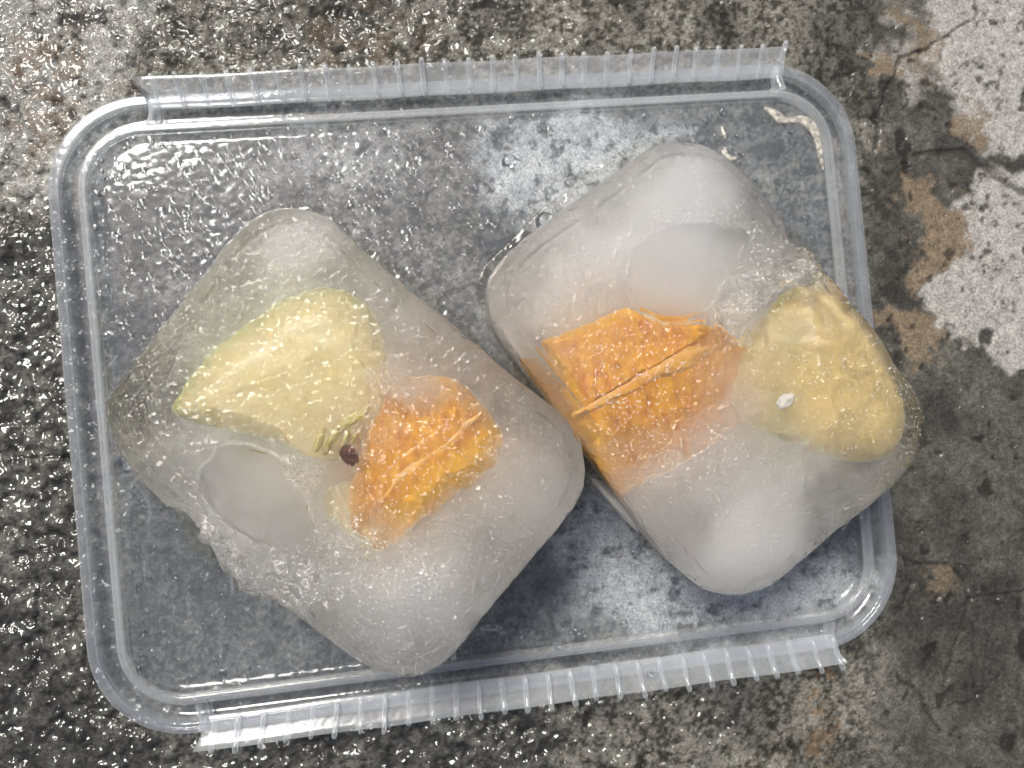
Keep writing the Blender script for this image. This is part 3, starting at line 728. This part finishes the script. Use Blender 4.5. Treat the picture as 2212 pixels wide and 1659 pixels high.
apr = lump('apple_wedge', AP_R, .013, .0332, .009, M_APPLE2, br, orr, 47, h_apple_r, .00015,
           {'skin': lambda x, y, e: np.clip(ss(e, .6, 1) * .45 + .8 * np.exp(-(((x - 1670) / 35) ** 2 + ((y - 900) / 60) ** 2)) + .5 * np.exp(-(((x - 1700) / 30) ** 2 + ((y - 740) / 40) ** 2)), 0, 1)})
apr['label'] = 'yellow green apple wedge filling the right corner of its block'
def ice_flake(x, y, o0, par):
    return put_lump('ice_crumb', (x, y), .0019, .0014, .0006, ZT + .0002, M_FROST, par, o0, .4, 12, .5)
def mat_frost():
    k = N('white_frost'); oc = k.obj()
    b = k.n('Bump', Height=k.noise(oc, 1500, 3, .6), Distance=.0004, Strength=.8)
    w = k.shmix(.4, k.n('BsdfDiffuse', Color=(.85, .84, .80)), k.n('BsdfTranslucent', Color=(.85, .84, .8)))
    w = k.shmix(.45, w, k.n('BsdfTransparent'))
    return k.end(k.shmix(k.n('Fresnel', IOR=1.31, Normal=b), w, k.n('BsdfGlossy', Roughness=.1, Normal=b)))
M_FROST = mat_frost()
c = ice_flake(1697, 867, np.zeros(3), None); tag(c, 'tiny white ice crumb lying on top of the right ice block', 'ice crumb')
# --- thin shard of ice stuck beside the right block's lower left edge
sh = put_lump('ice_shard', (1334, 1092), .0085, .0013, .0022, .0150, M_FROST, None, np.zeros(3), -.92, 15, .35)
tag(sh, 'thin sliver of clear ice along the lower left foot of the right block', 'ice shard')

# ------------------------------------------------------------------ water on the lid
def drops(name, specs, mat, label, seed, cat='water', kind='stuff'):
    V = []; Fc = []; r_ = random.Random(seed)
    for x, y, z, r, hh, el_, ro in specs:
        b = len(V); seg = 10 if r > .0004 else 7; rings = 4 if r > .0004 else 2
        cr, sr = math.cos(ro), math.sin(ro); jit = [1 + r_.uniform(-.14, .14) for _ in range(seg)]
        for k in range(rings):
            a = k / rings * math.pi / 2; rr = r * math.cos(a); zz = z + r * hh * math.sin(a)
            for s in range(seg):
                t = 2 * math.pi * s / seg; X = rr * jit[s] * math.cos(t) * el_; Y = rr * jit[s] * math.sin(t); V.append((x + X * cr - Y * sr, y + X * sr + Y * cr, zz))
        V.append((x, y, z + r * hh)); V.append((x, y, z))
        for k in range(rings - 1):
            for s in range(seg): Fc.append((b + k * seg + s, b + k * seg + (s + 1) % seg, b + (k + 1) * seg + (s + 1) % seg, b + (k + 1) * seg + s))
        for s in range(seg):
            Fc.append((b + (rings - 1) * seg + s, b + (rings - 1) * seg + (s + 1) % seg, len(V) - 2)); Fc.append((b + (s + 1) % seg, b + s, len(V) - 1))
    o = mesh_obj(name, V, Fc, mat); return tag(o, label, cat, kind=kind)
sp = []; sb = []
def mat_drop():
    k = N('small_drop'); nn = k.n('NewGeometry').outputs['Normal']
    t = k.shmix(.5, k.n('BsdfTransparent', Color=(.96, .97, .98)), k.n('BsdfRefraction', Roughness=0.0, IOR=1.2))
    return k.end(k.shmix(k.fres(1.55, nn), t, k.n('BsdfGlossy', Roughness=.08)))
M_DROP = mat_drop()
for _ in range(7000):
    x = random.uniform(-.085, .085); y = random.uniform(-.0615, .0615)
    px, py = PX(np.array([[x, y, PZ]])); px, py = px[0], py[0]
    dens = .40 + .6 * max(0, 1 - ((px - 500) / 420) ** 2 - ((py - 500) / 320) ** 2) + .6 * max(0, 1 - ((px - 1000) / 300) ** 2 - ((py - 420) / 200) ** 2)
    if random.random() > dens: continue
    sp.append((x, y, PZ + .0001, min(.0010, random.lognormvariate(-8.0, .40)), random.uniform(.22, .40), random.uniform(1, 2.0), random.uniform(1.0, 2.2)))
for _ in range(120):
    cx = random.gauss(1330, 75); cy = random.gauss(1180, 120)
    p_ = P(cx, cy, PZ + .0001)
    sb.append((p_[0], p_[1], PZ + .0001, random.uniform(.0003, .0010), .5, 1.1, 0))
drops('water_droplets', sp, M_DROP, 'scattered tiny water droplets beading on the clear lid panel', 3)
drops('water_beads', sb, M_DROP, 'rounder water beads clustered on the panel between the two blocks near the bottom', 4)
big = [((270, 1000), .0019, 'round water drop on the lid beside the left corner of the left block'),
       ((1205, 1397), .0012, 'small water drop near the lower raised edge between the blocks'),
       ((1178, 478), .0021, 'dark round water bead on the lid against the right block upper left side'),
       ((1100, 348), .0016, 'water bead on the bright part of the panel below the upper rim')]
for (c, r, lb_) in big:
    p_ = P(c[0], c[1], PZ); drops('water_drop', [(p_[0], p_[1], PZ, r, .55, 1.1, .5)], M_WATER, lb_, 5, 'water drop', None)
def puddle(outline, h, label, seed):
    pts = poly(PZ, *outline); cen = pts.mean(0); th, r = resample(pts, 90, cen); rows = []
    for s in np.linspace(.02, 1, 14):
        z = PZ + .0001 + h * np.clip(1 - s ** 3, 0, 1); rows.append(np.stack([cen[0] + np.cos(th) * r * s, cen[1] + np.sin(th) * r * s, np.full(90, z)], 1))
    rows.append(np.stack([cen[0] + np.cos(th) * r * .05, cen[1] + np.sin(th) * r * .05, np.full(90, PZ + .00009)], 1))
    V = np.concatenate(rows); n = len(rows); i = np.arange(n * 90).reshape(n, 90); j = np.roll(i, -1, 1)
    Fc = np.stack([i[:-1], i[1:], j[1:], j[:-1]], -1).reshape(-1, 4)
    return tag(mesh_obj('meltwater_puddle', V, Fc, M_FILM), label, 'puddle')
def streak(line, widths, h, label, seed):
    """raised thread of meltwater following a line on the panel"""
    L = P([a[0] for a in line], [a[1] for a in line], PZ); s = np.r_[0, np.cumsum(np.hypot(*np.diff(L[:, :2], axis=0).T))]; n = 70; u = np.linspace(0, s[-1], n)
    C = np.stack([np.interp(u, s, L[:, k]) for k in (0, 1)], 1); k5 = np.ones(7) / 7
    C = np.stack([np.convolve(np.pad(C[:, k], 3, 'edge'), k5, 'valid') for k in (0, 1)], 1)
    wd = np.interp(u, s, widths) * .00011; tg = np.gradient(C, axis=0); tg /= np.hypot(*tg.T)[:, None]; nr = np.stack([-tg[:, 1], tg[:, 0]], 1); m = 9; rows = []
    for a in np.linspace(-1, 1, m):
        w = wd * (1 + (fbm(C + a * .001, .004, 2, seed + (a > 0)) - .5) * .9); rows.append(np.c_[C + nr * (a * w)[:, None], PZ + .0001 + h * np.sqrt(1 - a * a) * (wd / wd.max())])
    rows.append(np.c_[C, np.full(n, PZ + .00008)]); V = np.concatenate(rows); k = len(rows); Fc = [(j * n + i, j * n + i + 1, ((j + 1) % k) * n + i + 1, ((j + 1) % k) * n + i) for j in range(k) for i in range(n - 1)]
    return tag(mesh_obj('meltwater_streak', V, Fc, M_STREAK), label, 'water streak')
def mat_streak():
    k = N('meltwater_painted_glint')
    b = k.shmix(k.mr(k.noise(k.obj(), 700, 2, .6), .35, .65, .02, .5), k.n('BsdfTransparent', Color=(.97, .96, .92)), k.n('BsdfDiffuse', Color=(.86, .83, .72)))  # cream diffuse paints the warm highlight onto the clear water
    return k.end(k.shmix(k.fres(1.5, k.n('NewGeometry').outputs['Normal']), b, k.n('BsdfGlossy', Roughness=.04)))
M_STREAK = mat_streak()
streak([(1648, 234), (1665, 240), (1682, 256), (1705, 259), (1730, 256), (1750, 270), (1762, 292), (1770, 325), (1778, 370)], [3, 8, 14, 7, 11, 14, 9, 6, 2], .0005, 'curling thread of meltwater with a painted cream highlight in the upper right corner of the lid panel', 1)
streak([(1558, 274), (1563, 290), (1566, 300)], [2, 5, 2], .0005, 'short bright water streak above the right block near its top corner', 2)
streak([(1566, 318), (1566, 335), (1580, 342), (1592, 341)], [3, 8, 6, 2], .0006, 'hooked bright water streak touching the right block beside its top corner', 3)
streak([(1818, 1145), (1830, 1130), (1836, 1112), (1832, 1100)], [2, 5, 5, 2], .0006, 'bright curved water streak at the right block lower right edge near the rim', 4)
puddle([(1010, 1360), (1090, 1340), (1100, 1395), (1060, 1420), (1000, 1425), (970, 1440), (980, 1400)], .0006, 'small meltwater pool by the lower corner of the left block', 2)

def foot_puddle(outline, k_, label, seed):
    pts = poly(ZB, *outline); cen = pts.mean(0); NA = 240; th, r = resample(pts, NA, cen); V = []
    r = r * .97 + (.0004 + .0042 * fbm(np.c_[np.cos(th), np.sin(th)], .35, 3, seed)) * k_; rows = []
    for s in (.55, .8, .9, .95, .975, .99, 1.0):
        z = PZ + .00012 + .00042 * math.sqrt(max(0, 1 - s ** 12)); x = cen[0] + np.cos(th) * r * s; y = cen[1] + np.sin(th) * r * s
        rows.append(np.stack([np.clip(x, -.0835, .0835), np.clip(y, -.0602, .0602), np.full(NA, z)], 1))
    rows.append(rows[-1] - np.array([0, 0, .00004])); rows.append(rows[0] * 1.0); rows[-1][:, 2] = PZ + .00006
    V = np.concatenate(rows); n = len(rows); i = np.arange(n * NA).reshape(n, NA); j = np.roll(i, -1, 1)
    Fc = np.stack([i[:-1], i[1:], j[1:], j[:-1]], -1).reshape(-1, 4)
    return tag(mesh_obj('meltwater_puddle', V, Fc, M_FILM), label, 'puddle')
foot_puddle([(x + 10, y - 4) for x, y in LEFT_OUT], 1.0, 'thin meltwater film spreading from under the left ice block', 31)
foot_puddle([(x - 18, y - 8) for x, y in RIGHT_OUT], 1.0, 'thin meltwater film spreading from under the right ice block', 32)
